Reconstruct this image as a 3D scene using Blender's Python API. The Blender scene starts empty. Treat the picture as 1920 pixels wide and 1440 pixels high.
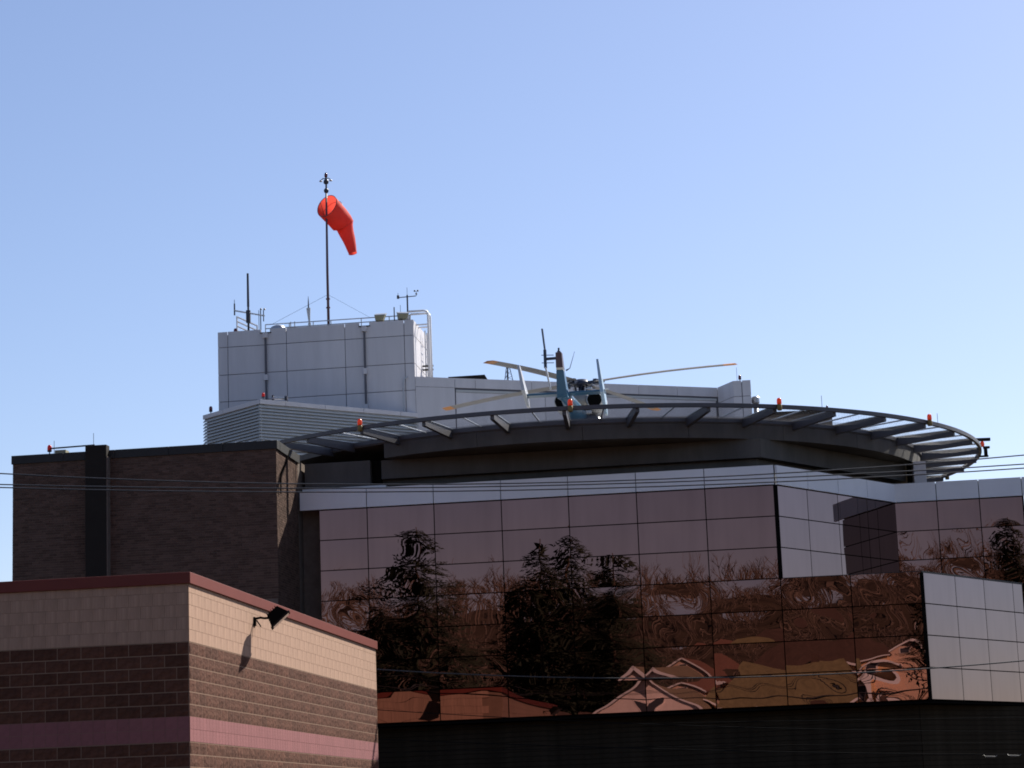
import bpy, math, random
from math import sin, cos, pi, radians as R
from mathutils import Vector, Matrix
random.seed(7)
SC = bpy.context.scene
COL = SC.collection

# ------------------------------------------------------------------ camera, sky, sun, exposure
def setup_view():
    cam = bpy.data.cameras.new('camera'); o = bpy.data.objects.new('camera', cam); COL.objects.link(o)
    cam.sensor_width = 36; cam.lens = 4210 / 1920 * 36; cam.clip_start = 0.5; cam.clip_end = 6000
    p, r = R(10.92), R(2.20)
    f = Vector((0, cos(p), sin(p))); rt = Vector((1, 0, 0)); up = rt.cross(f)
    r2 = rt * cos(r) - up * sin(r); u2 = rt * sin(r) + up * cos(r)
    m = Matrix((r2, u2, -f)).transposed().to_4x4(); m.translation = (0, 0, 1.6)
    o.matrix_world = m; SC.camera = o
setup_view()
SUN_AZ, SUN_EL = R(40), R(42)          # azimuth from +Y towards +X
w = bpy.data.worlds.new('World'); SC.world = w; w.use_nodes = True
nt = w.node_tree; nt.nodes.clear()
sky = nt.nodes.new('ShaderNodeTexSky'); sky.sky_type = 'NISHITA'; sky.sun_disc = False
sky.sun_elevation = SUN_EL; sky.sun_rotation = SUN_AZ; sky.altitude = 300
sky.air_density = 1.0; sky.dust_density = 0.75; sky.ozone_density = 3.5
bg = nt.nodes.new('ShaderNodeBackground'); bg.inputs['Strength'].default_value = 0.075
out = nt.nodes.new('ShaderNodeOutputWorld')
hs_ = nt.nodes.new('ShaderNodeHueSaturation'); hs_.inputs['Saturation'].default_value = 1.0
wb_ = nt.nodes.new('ShaderNodeMix'); wb_.data_type = 'RGBA'; wb_.blend_type = 'MULTIPLY'; wb_.inputs[0].default_value = 1.0; wb_.inputs[7].default_value = (1.07, 0.965, 0.985, 1)   # the camera's white balance
nt.links.new(sky.outputs[0], hs_.inputs['Color']); nt.links.new(hs_.outputs[0], wb_.inputs[6]); nt.links.new(wb_.outputs[2], bg.inputs['Color']); nt.links.new(bg.outputs[0], out.inputs['Surface'])
sl = bpy.data.lights.new('sun', 'SUN'); sl.energy = 5.0; sl.angle = R(0.53); sl.color = (1.0, 0.95, 0.86)
so = bpy.data.objects.new('sun', sl); COL.objects.link(so)
sd = Vector((sin(SUN_AZ) * cos(SUN_EL), cos(SUN_AZ) * cos(SUN_EL), sin(SUN_EL)))
so.rotation_euler = sd.to_track_quat('Z', 'Y').to_euler(); so.location = sd * 200
SC.view_settings.view_transform = 'Standard'; SC.view_settings.look = 'None'
SC.view_settings.exposure = 0.92; SC.view_settings.gamma = 1.0
SC.cycles.filter_width = 1.8; SC.cycles.max_bounces = 8; SC.cycles.glossy_bounces = 5; SC.cycles.diffuse_bounces = 3

# ------------------------------------------------------------------ helpers
TH = R(7.25)                           # the blocks of the site are turned 7.25 deg from the view axis
UX, VX = Vector((cos(TH), -sin(TH), 0)), Vector((sin(TH), cos(TH), 0))
def W(u, v, z=0.0): return UX * u + VX * v + Vector((0, 0, z))

class MB:
    def __init__(s): s.v = []; s.f = []
    def add(s, vs, fs):
        n = len(s.v); s.v += [tuple(x) for x in vs]; s.f += [tuple(i + n for i in f) for f in fs]; return s
    def box(s, x0, x1, y0, y1, z0, z1):
        return s.add([(x0,y0,z0),(x1,y0,z0),(x1,y1,z0),(x0,y1,z0),(x0,y0,z1),(x1,y0,z1),(x1,y1,z1),(x0,y1,z1)],
            [(0,3,2,1),(4,5,6,7),(0,1,5,4),(1,2,6,5),(2,3,7,6),(3,0,4,7)])
    def prism(s, poly, z0, z1):
        n = len(poly)
        z0 = z0 if isinstance(z0, (list, tuple)) else [z0] * n; z1 = z1 if isinstance(z1, (list, tuple)) else [z1] * n
        a = sum(poly[i][0] * poly[(i+1) % n][1] - poly[(i+1) % n][0] * poly[i][1] for i in range(n))
        if a < 0: poly = poly[::-1]; z0 = z0[::-1]; z1 = z1[::-1]
        vs = [(p[0], p[1], z) for p, z in zip(poly, z0)] + [(p[0], p[1], z) for p, z in zip(poly, z1)]
        return s.add(vs, [tuple(range(n))[::-1], tuple(range(n, 2*n))] + [(i, (i+1) % n, n + (i+1) % n, n + i) for i in range(n)])
    def ring(s, pts, radii, n=8, cap=True, closed=False, flat=None):
        pts = [Vector(p) for p in pts]; m = len(pts); vs = []; fs = []
        if not isinstance(radii, (list, tuple)): radii = [radii] * m
        up0 = None
        for i, p in enumerate(pts):
            t = (pts[(i+1) % m] - pts[i-1]) if closed else (pts[min(i+1, m-1)] - pts[max(i-1, 0)])
            t.normalize()
            a = Vector((0,0,1)) if abs(t.z) < 0.95 else Vector((1,0,0))
            if up0 is not None and not closed: a = up0
            x = t.cross(a); x.normalize(); y = x.cross(t); y.normalize(); up0 = y
            for k in range(n):
                an = 2*pi*(k + 0.5)/n
                vs.append(p + (x*cos(an) + y*sin(an)) * radii[i])
        for i in range(m if closed else m-1):
            j = (i+1) % m
            for k in range(n):
                l = (k+1) % n; fs.append((i*n+k, j*n+k, j*n+l, i*n+l))
        if cap and not closed: fs += [tuple(range(n)), tuple(range((m-1)*n, m*n))[::-1]]
        return s.add(vs, fs)
    def tube(s, a, b, r, n=8, r2=None): return s.ring([a, b], [r, r if r2 is None else r2], n)
    def beam(s, a, b, wd, h0, h1=None, up=(0,0,1)):
        """square bar between a and b whose top edge runs along a-b; h0/h1: depth below at each end"""
        a, b = Vector(a), Vector(b); h1 = h0 if h1 is None else h1
        t = (b-a).normalized(); x = t.cross(Vector(up)).normalized(); y = x.cross(t).normalized()
        vs = []
        for p, h in ((a, h0), (b, h1)):
            vs += [p - x*wd/2 - y*h, p + x*wd/2 - y*h, p + x*wd/2, p - x*wd/2]
        return s.add(vs, [(3,2,1,0),(4,5,6,7),(0,1,5,4),(1,2,6,5),(2,3,7,6),(3,0,4,7)])
    def lathe(s, prof, n=16, c=(0,0,0), ax=None):
        c = Vector(c); vs = []; fs = []
        q = Vector((0,0,1)).rotation_difference(Vector(ax)) if ax is not None else None
        for r, z in prof:
            for k in range(n):
                p = Vector((r*cos(2*pi*k/n), r*sin(2*pi*k/n), z))
                vs.append(c + (q @ p if q else p))
        for i in range(len(prof)-1):
            for k in range(n):
                l = (k+1) % n; fs.append((i*n+k, i*n+l, (i+1)*n+l, (i+1)*n+k))
        fs += [tuple(range(n))[::-1], tuple(range((len(prof)-1)*n, len(prof)*n))]
        return s.add(vs, fs)
    def mesh(s, name, mat, smooth=False):
        me = bpy.data.meshes.new(name); me.from_pydata(s.v, [], s.f); me.update()
        if mat: me.materials.append(mat)
        if smooth:
            for p in me.polygons: p.use_smooth = True
        return me
    def obj(s, name, mat, parent=None, smooth=False, bevel=0, autosm=False):
        return link(name, s.mesh(name, mat, smooth), parent, bevel)

def link(name, me, parent=None, bevel=0):
    o = bpy.data.objects.new(name, me); COL.objects.link(o)
    if parent: o.parent = parent
    if bevel:
        b = o.modifiers.new('bevel', 'BEVEL'); b.width = bevel; b.segments = 2; b.limit_method = 'ANGLE'; b.angle_limit = R(40)
    return o
def tag(o, label=None, cat=None, group=None, kind=None):
    if label: o['label'] = label
    if cat: o['category'] = cat
    if group: o['group'] = group
    if kind: o['kind'] = kind
    return o
def thing(name, label, cat, loc, rot=-TH, group=None):
    o = bpy.data.objects.new(name, None); COL.objects.link(o); o.empty_display_size = 0.3
    o.location = loc; o.rotation_euler = (0, 0, rot)
    return tag(o, label, cat, group)
def copy_tree(o, parent=None):
    c = o.copy(); COL.objects.link(c); c.parent = parent
    for ch in [x for x in bpy.data.objects if x.parent == o]: copy_tree(ch, c)
    return c

# ------------------------------------------------------------------ materials
def mat(name, col, rough=0.7, metal=0.0, var=0.0, scale=3.0, stretch=(1,1,1), bump=0.0, bscale=None, spec=0.4, rnd=0.0, col2=None, dirt=0.0, trans=0.0):
    m = bpy.data.materials.new(name); m.use_nodes = True; n = m.node_tree; N = n.nodes; L = n.links
    b = N['Principled BSDF']; b.inputs['Roughness'].default_value = rough; b.inputs['Metallic'].default_value = metal
    b.inputs['Specular IOR Level'].default_value = spec
    c = (*col, 1)
    tc = N.new('ShaderNodeTexCoord'); mp = N.new('ShaderNodeMapping'); mp.inputs['Scale'].default_value = stretch
    L.new(tc.outputs['Object'], mp.inputs[0])
    src = None
    if var or rnd or col2:
        nz = N.new('ShaderNodeTexNoise'); nz.inputs['Scale'].default_value = scale; nz.inputs['Detail'].default_value = 6; nz.inputs['Roughness'].default_value = 0.65
        L.new(mp.outputs[0], nz.inputs['Vector'])
        mx = N.new('ShaderNodeMix'); mx.data_type = 'RGBA'
        lo = tuple(x * (1 - var) for x in col); hi = col2 or tuple(min(1, x * (1 + var)) for x in col)
        mx.inputs[6].default_value = (*lo, 1); mx.inputs[7].default_value = (*hi, 1)
        mr = N.new('ShaderNodeMapRange'); mr.inputs[1].default_value = 0.3; mr.inputs[2].default_value = 0.7
        L.new(nz.outputs[0], mr.inputs[0]); L.new(mr.outputs[0], mx.inputs[0]); src = mx.outputs[2]
        if rnd:
            oi = N.new('ShaderNodeObjectInfo'); m2 = N.new('ShaderNodeMapRange'); m2.inputs[3].default_value = 1 - rnd; m2.inputs[4].default_value = 1 + rnd
            ge = N.new('ShaderNodeNewGeometry'); ad = N.new('ShaderNodeMath'); ad.operation = 'ADD'; fr = N.new('ShaderNodeMath'); fr.operation = 'FRACT'
            L.new(oi.outputs['Random'], ad.inputs[0]); L.new(ge.outputs['Random Per Island'], ad.inputs[1]); L.new(ad.outputs[0], fr.inputs[0]); L.new(fr.outputs[0], m2.inputs[0])
            hs = N.new('ShaderNodeHueSaturation'); L.new(m2.outputs[0], hs.inputs['Value']); L.new(src, hs.inputs['Color']); src = hs.outputs[0]
        L.new(src, b.inputs['Base Color'])
    else: b.inputs['Base Color'].default_value = c
    if bump:
        bz = N.new('ShaderNodeTexNoise'); bz.inputs['Scale'].default_value = bscale or scale * 3; bz.inputs['Detail'].default_value = 5
        L.new(mp.outputs[0], bz.inputs['Vector'])
        bp = N.new('ShaderNodeBump'); bp.inputs['Strength'].default_value = bump; bp.inputs['Distance'].default_value = 0.02
        L.new(bz.outputs[0], bp.inputs['Height']); L.new(bp.outputs[0], b.inputs['Normal'])
    if trans:
        tr = N.new('ShaderNodeBsdfTranslucent'); tr.inputs['Color'].default_value = c
        ms = N.new('ShaderNodeMixShader'); ms.inputs[0].default_value = trans
        L.new(b.outputs[0], ms.inputs[1]); L.new(tr.outputs[0], ms.inputs[2]); L.new(ms.outputs[0], N['Material Output'].inputs[0])
    return m

def glass_mat(name, tint, rough=0.0):
    """dark bronze mirror glass: tinted reflection plus faint dirt"""
    m = bpy.data.materials.new(name); m.use_nodes = True; N = m.node_tree.nodes; L = m.node_tree.links
    b = N['Principled BSDF']; b.inputs['Metallic'].default_value = 1.0; b.inputs['Roughness'].default_value = rough
    b.inputs['Base Color'].default_value = (*tint, 1)
    tc = N.new('ShaderNodeTexCoord'); nz = N.new('ShaderNodeTexNoise'); nz.inputs['Scale'].default_value = 1.3; nz.inputs['Detail'].default_value = 4
    mp = N.new('ShaderNodeMapping'); mp.inputs['Scale'].default_value = (2.2, 2.2, 0.35); L.new(tc.outputs['Object'], mp.inputs[0]); L.new(mp.outputs[0], nz.inputs['Vector'])
    oi = N.new('ShaderNodeObjectInfo')
    mr = N.new('ShaderNodeMapRange'); mr.inputs[1].default_value = 0.35; mr.inputs[2].default_value = 0.75; mr.inputs[3].default_value = 1.0; mr.inputs[4].default_value = 0.88
    L.new(nz.outputs[0], mr.inputs[0])
    m2 = N.new('ShaderNodeMapRange'); m2.inputs[3].default_value = 0.93; m2.inputs[4].default_value = 1.06; L.new(oi.outputs['Random'], m2.inputs[0])
    mm = N.new('ShaderNodeMath'); mm.operation = 'MULTIPLY'; L.new(mr.outputs[0], mm.inputs[0]); L.new(m2.outputs[0], mm.inputs[1])
    hs = N.new('ShaderNodeHueSaturation'); hs.inputs['Color'].default_value = (*tint, 1); L.new(mm.outputs[0], hs.inputs['Value']); L.new(hs.outputs[0], b.inputs['Base Color'])
    return m

M = dict(
 smooth_block = mat('smooth_block', (.34,.213,.150), .9, var=.20, scale=2.0, stretch=(7,7,.5), bump=.12, bscale=40, rnd=.025, spec=.2),
 split_block = mat('split_block', (.088,.038,.025), .95, spec=.1, var=.3, scale=9, bump=.9, bscale=14, rnd=.16),
 pink_block = mat('pink_block', (.225,.088,.088), .9, spec=.2, var=.12, scale=6, bump=.15, bscale=40, rnd=.06),
 mortar = mat('mortar', (.21,.135,.095), .95, spec=.1, var=.1, scale=8),
 red_coping = mat('red_coping', (.14,.030,.022), .6, spec=.2, var=.06, scale=1.5),
 brick = mat('brick', (.096,.062,.049), .95, spec=.05, var=.15, scale=1.2, bump=.3, bscale=50, rnd=.24),
 brick_mortar = mat('brick_mortar', (.15,.12,.10), .95, spec=.05, var=.15, scale=6),
 dark_coping = mat('dark_coping', (.03,.029,.028), .6, spec=.2, var=.1),
 dark_metal = mat('dark_metal', (.018,.014,.011), .7, spec=.15, var=.15, scale=2),
 black = mat('black', (.007,.0065,.006), .9, spec=.0),
 glass = glass_mat('glass', (.158,.084,.076)),
 glass_bay = glass_mat('glass_bay', (.155,.118,.128)),
 alu = mat('alu', (.74,.74,.76), .65, 0, var=.05, scale=.8, stretch=(1,1,.4)),
 white_panel = mat('white_panel', (.54,.525,.55), .5, var=.075, scale=.9, stretch=(2.2,2.2,.25), rnd=.035),
 louver = mat('louver', (.42,.43,.43), .55, var=.05),
 joint = mat('joint', (.10,.10,.12), .8),
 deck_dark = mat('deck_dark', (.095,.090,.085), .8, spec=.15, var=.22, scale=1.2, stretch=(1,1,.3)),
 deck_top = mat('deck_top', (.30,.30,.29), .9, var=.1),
 rail_steel = mat('rail_steel', (.085,.08,.085), .5, .3, var=.1),
 galv = mat('galv', (.42,.43,.45), .4, .6, var=.1),
 rail_white = mat('rail_white', (.72,.72,.74), .5, .2),
 mast_dark = mat('mast_dark', (.03,.033,.05), .5),
 pole_paint = mat('pole_paint', (.10,.05,.06), .5, var=.2),
 sock = mat('sock', (.72,.080,.055), .8, var=.16, scale=2.2, stretch=(1,1,.6), bump=.5, bscale=4, trans=.45),
 red_lens = mat('red_lens', (.70,.04,.03), .2, trans=.35),
 dark_lens = mat('dark_lens', (.10,.012,.02), .2),
 amber_lens = mat('amber_lens', (.90,.17,.05), .2, trans=.4),
 olive = mat('olive', (.20,.14,.04), .6),
 olive_grey = mat('olive_grey', (.26,.25,.17), .5),
 lens_glass = mat('lens_glass', (.35,.36,.36), .15),
 heli_blue = mat('heli_blue', (.020,.085,.16), .3, var=.05),
 heli_pale = mat('heli_pale', (.30,.40,.48), .3),
 heli_white = mat('heli_white', (.48,.48,.48), .3),
 heli_dark = mat('heli_dark', (.02,.026,.05), .3),
 heli_grey = mat('heli_grey', (.045,.06,.09), .3),
 heli_fin = mat('heli_fin', (.075,.05,.06), .4),
 cowl = mat('cowl', (.24,.23,.21), .35, .2, var=.2, scale=6),
 blade = mat('blade', (.215,.21,.22), .5, var=.1),
 blade_tip = mat('blade_tip', (.48,.21,.07), .5),
 brown_box = mat('brown_box', (.085,.062,.048), .8, var=.1),
 cable = mat('cable', (.03,.03,.032), .45),
 cable_grey = mat('cable_grey', (.010,.010,.010), .9, spec=.02),
 plank = mat('plank', (.033,.026,.018), .9, spec=.0, var=.3, scale=2),
 bark = mat('bark', (.10,.07,.05), .95, var=.2),
 twig = mat('twig', (.135,.100,.075), .95, var=.3, scale=.3),
 needles = mat('needles', (.020,.027,.013), .9, var=.5, scale=.9),
 ground = mat('ground', (.042,.030,.022), .95, spec=.1, var=.35, scale=.12, col2=(.075,.055,.036)),
 siding_white = mat('siding_white', (.80,.68,.60), .7, var=.05),
 siding_pink = mat('siding_pink', (.60,.42,.30), .7, var=.05),
 siding_tan = mat('siding_tan', (.80,.50,.25), .7, var=.05),
 shingle = mat('shingle', (.17,.135,.085), .95, var=.25, scale=4),
 shingle_brown = mat('shingle_brown', (.15,.07,.045), .95, var=.25, scale=4),
 shop_brown = mat('shop_brown', (.14,.06,.045), .8),
 house_glass = mat('house_glass', (.05,.05,.06), .1),
)

# ------------------------------------------------------------------ ground with the wooded hill opposite the glass
def ground_h(x, y):
    d = -y
    h = 0.0
    if d > 8: h += 3.2 * min(1, (d-8)/22) ** 1.3
    if d > 45:
        t = min(1, (d-45)/120); t = t*t*(3-2*t)
        h += t * (25 + 2.0*sin(x*.021+1) + 1.3*sin(x*.06) )
    return h
def build_ground():
    xs = [-1600,-700,-380] + [-260+i*10 for i in range(45)] + [300,600,1600]
    ys = [-1600,-700,-350] + [-260+i*8 for i in range(34)] + [30,60,110,200,500,1600]
    vs = [(x,y,ground_h(x,y)) for y in ys for x in xs]; n = len(xs)
    fs = [(j*n+i, j*n+i+1, (j+1)*n+i+1, (j+1)*n+i) for j in range(len(ys)-1) for i in range(n-1)]
    tag(MB().add(vs, fs).obj('ground', M['ground'], smooth=True), 'dry brown ground and the hill opposite the glass front', kind='structure')
build_ground()

# ------------------------------------------------------------------ glass wing
def pane_mesh(wd, ht, seed, amp, m):
    rg = random.Random(seed); nx, nz = 18, 11
    a = rg.uniform(-1, 1); sx, sz = rg.uniform(-.5,.5), rg.uniform(-.5,.5)
    wv = [(rg.uniform(.8,3), rg.uniform(.8,3), rg.uniform(0,6), rg.uniform(-1,1)) for _ in range(4)]
    vs = []; fs = []
    for j in range(nz+1):
        for i in range(nx+1):
            x = i/nx*2-1; z = j/nz*2-1
            d = 2.6*a*(1-x*x)*(1-z*z) + .8*(sx*x**3 + sz*z**3) + sum(.30*k*sin(p*x*2+q*z*1.1+r) for p,q,r,k in wv) * (1-x**6)*(1-z**6)
            vs.append((x*wd/2, -.012 - d*amp, z*ht/2))
    for j in range(nz):
        for i in range(nx):
            k = j*(nx+1)+i; fs.append((k, k+1, k+nx+2, k+nx+1))
    mb = MB().add(vs, fs)
    me = mb.mesh('pane', m, True)
    return me
ROWS = [10.455, 9.585, 8.712, 7.842, 6.955, 6.085, 5.205, 4.33]
GAP = .028
def glazed(parent, p0, p1, cols, rows, m, amp, seed, strong=99):
    """panes from plan point p0 to p1 (local), outward normal to the right of p0->p1"""
    p0, p1 = Vector(p0), Vector(p1); t = (p1-p0).normalized(); rz = math.atan2(t.y, t.x)
    cache = {}
    rg = random.Random(seed)
    for i in range(len(cols)-1):
        for j in range(len(rows)-1):
            wd = cols[i+1]-cols[i]-GAP; ht = rows[j]-rows[j+1]-GAP
            if wd <= .05: continue
            low = rows[j] < 7.9
            key = (round(wd,2), round(ht,2), rg.randrange(7), low, i >= strong)
            if key not in cache: cache[key] = pane_mesh(wd, ht, hash(key) % 9999 + seed, amp * ((1.45 if i >= strong else 1.0) if low else .45), m)
            o = link('pane', cache[key], parent)
            q = p0 + t*(cols[i]+cols[i+1])/2
            o.location = (q.x, q.y, (rows[j]+rows[j+1])/2); o.rotation_euler = (rg.gauss(0,.0006), 0, rz + rg.gauss(0,.0006))
def fascia(parent, p0, p1, cols, z0, z1, name='fascia_panel', m=None, proud=.06):
    p0, p1 = Vector(p0), Vector(p1); t = (p1-p0).normalized(); nrm = Vector((t.y, -t.x, 0))
    for i in range(len(cols)-1):
        a = p0 + t*(cols[i]+.012) + nrm*proud; b = p0 + t*(cols[i+1]-.012) + nrm*proud
        c = p0 + t*(cols[i+1]-.012) - nrm*.02; d = p0 + t*(cols[i]+.012) - nrm*.02
        MB().prism([(q.x,q.y) for q in (a,b,c,d)], z0, z1).obj(name, m or M['alu'], parent)
def glass_wing():
    g = thing('glass_building', 'hospital wing of dark bronze mirror glass with silver fascia band under the helideck', 'building', W(-.68, 62.73))
    X = lambda u, v: (u + .68, v - 62.73)
    A0, A1 = X(-13.7, 62.73), X(-.68, 62.73); B1 = X(2.81, 68.1); C1 = X(6.64, 68.1); L1 = X(3.18, 62.73); D1 = X(6.34, 67.9)
    i = .07
    # dark body behind the panes
    MB().prism([(A0[0],i), (A1[0]-.03,i), (B1[0]-.04,B1[1]+i), (C1[0],C1[1]+i), (C1[0],9), (A0[0],9)], 4.29, 11.0).obj('body', M['black'], g)
    MB().prism([(A1[0]-.1,i), (L1[0]-.04,i), (D1[0]-.05,D1[1]), (B1[0]-.1,B1[1]+.05)], 4.29, 7.80).obj('bay_body', M['black'], g)
    MB().prism([(A1[0]+.02,.01), (L1[0]+.02,-.01), (D1[0]+.03,D1[1]), (B1[0]+.02,B1[1]-.02)], 7.80, 7.85).obj('bay_roof', M['dark_coping'], g)
    # panes
    cu = [0, 1.40, 3.34, 5.28, 7.20, 9.13, 11.06, 13.02]
    glazed(g, (*A0,0), (*A1,0), cu, ROWS, M['glass'], .0009, 11, 4)
    glazed(g, (*A1,0), (*L1,0), [0, 1.92, 3.86], ROWS[3:], M['glass'], .0009, 12, 0)
    lb = (Vector(B1)-Vector(A1)).length; cb = [.10] + [lb*k/4 for k in (1,2,3,4)]
    glazed(g, (*A1,0), (*B1,0), cb, ROWS[:4], M['glass_mid'], .00025, 13)
    cc = [0, 1.25, 2.51, 3.78]
    glazed(g, (*B1,0), (*C1,0), cc, ROWS[:5], M['glass'], .0016, 14)
    glazed(g, (*L1,0), (*D1,0), [.08, 1.9, 3.62, 5.44, 6.05], ROWS[3:], M['glass_bay'], .0003, 15)
    # corner posts
    MB().box(A1[0]-.05, A1[0]+.06, -.03, .08, 7.85, 10.44).obj('corner_mullion', M['black'], g)
    MB().box(L1[0]-.05, L1[0]+.05, -.03, .08, 4.30, 7.80).obj('corner_mullion', M['black'], g)
    # fascia
    fa = [-.56, 1.40, 3.34, 5.28, 7.20, 9.13, 11.06, 13.02]
    fascia(g, (*A0,0), (*A1,0), fa, 10.475, 11.02)
    fascia(g, (*A1,0), (*B1,0), [.05] + cb[1:], 10.475, 11.02)
    fascia(g, (*B1,0), (*C1,0), cc + [4.34], 10.475, 11.03)
    MB().box(-13.55, -11.1, .25, .6, 11.0, 11.13).obj('roof_flashing', M['alu'], g)
    # dark parapet beam and the recess behind it, under the deck
    bo = .67
    k = Vector((B1[0]-A1[0], B1[1]-A1[1])).normalized(); nb = Vector((-k.y, k.x))
    c0 = (A1[0]-.34, bo); c1 = (c0[0] + k.x*7.9, c0[1] + k.y*7.9)
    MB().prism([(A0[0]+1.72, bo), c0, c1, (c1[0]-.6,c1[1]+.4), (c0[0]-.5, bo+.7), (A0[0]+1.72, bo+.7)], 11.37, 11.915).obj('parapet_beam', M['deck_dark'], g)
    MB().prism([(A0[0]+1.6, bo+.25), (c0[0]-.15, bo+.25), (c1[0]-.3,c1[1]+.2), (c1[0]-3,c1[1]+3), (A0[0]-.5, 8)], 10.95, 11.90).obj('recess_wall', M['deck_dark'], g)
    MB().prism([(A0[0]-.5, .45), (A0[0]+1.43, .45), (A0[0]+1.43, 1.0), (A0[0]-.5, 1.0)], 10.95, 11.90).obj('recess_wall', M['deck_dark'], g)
    MB().box(A0[0]+1.45, A0[0]+1.70, bo, bo+.8, 10.98, 11.91).obj('recess_post', M['black'], g)
    MB().box(c1[0]+.05, c1[0]+.22, c1[1]-.1, c1[1]+.1, 10.98, 11.915).obj('recess_post', M['black'], g)
    MB().prism([(A0[0]-.5, .35), (c0[0]-.1, .35), (B1[0]-.3, B1[1]+.35), (C1[0], C1[1]+.35), (C1[0], 9), (A0[0]-.5, 9)], 10.96, 10.99).obj('roof', M['dark_coping'], g)
    # return wall left of the glass
    MB().box(A0[0]-.62, A0[0]-.02, .55, .95, 0, 10.9).obj('return_wall', M['brick_mortar'], g)
    # dark ground storey: planks on a recessed wall
    rec = .55
    MB().prism([(A0[0]-.5, rec), (L1[0]-.3, rec), (D1[0]+.1, D1[1]+.0), (D1[0]+.1,9), (A0[0]-.5,9)], 0, 4.27).obj('ground_storey', M['black'], g)
    MB().prism([(A0[0]-.5, .0), (L1[0], .0), (D1[0]+.05, D1[1]-.02), (D1[0]+.05, 9), (A0[0]-.5, 9)], 4.235, 4.28).obj('soffit', M['black'], g)
    me = MB().box(0, L1[0]-.3-A0[0]+.5, -.03, 0, 0, .128).mesh('plank', M['plank'])
    for q in range(16):
        o = link('plank', me, g); o.location = (A0[0]-.5, rec-.001, 2.02 + q*.138)
    dv = Vector((D1[0]+.4-L1[0], D1[1]-rec, 0)); L = dv.length
    me = MB().box(0, L, -.03, 0, 0, .128).mesh('plank', M['plank'])
    for q in range(16):
        o = link('plank', me, g); o.location = (L1[0]-.3, rec-.001, 2.02 + q*.138); o.rotation_euler = (0, 0, math.atan2(dv.y, dv.x))
    return g
M['glass_mid'] = glass_mat('glass_mid', (.17,.12,.12))
glass_wing()

# ------------------------------------------------------------------ block building in front
def split_block_mesh(wd, ht, seed):
    rg = random.Random(seed); nx, nz = 5, 3; vs = []; fs = []
    for j in range(nz+1):
        for i in range(nx+1):
            e = i in (0, nx) or j in (0, nz)
            vs.append((i/nx*wd + (0 if i in (0,nx) else rg.uniform(-.02,.02)), -(.003 if e else rg.uniform(.002,.018)), j/nz*ht + (0 if j in (0,nz) else rg.uniform(-.012,.012))))
    for j in range(nz):
        for i in range(nx):
            k = j*(nx+1)+i; fs.append((k,k+1,k+nx+2,k+nx+1))
    n = len(vs); vs += [(0,.012,0),(wd,.012,0),(wd,.012,ht),(0,.012,ht)]
    c = [0, nx, nz*(nx+1)+nx, nz*(nx+1)]
    bot = list(range(nx+1)); top = [nz*(nx+1)+i for i in range(nx+1)]; lef = [j*(nx+1) for j in range(nz+1)]; rig = [j*(nx+1)+nx for j in range(nz+1)]
    fs += [tuple(bot[::-1]+[n,n+1]), tuple(top+[n+2,n+3]), tuple(lef+[n+3,n]), tuple(rig[::-1]+[n+1,n+2])]
    return MB().add(vs, fs).mesh('split_face_block', M['split_block'])
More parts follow.
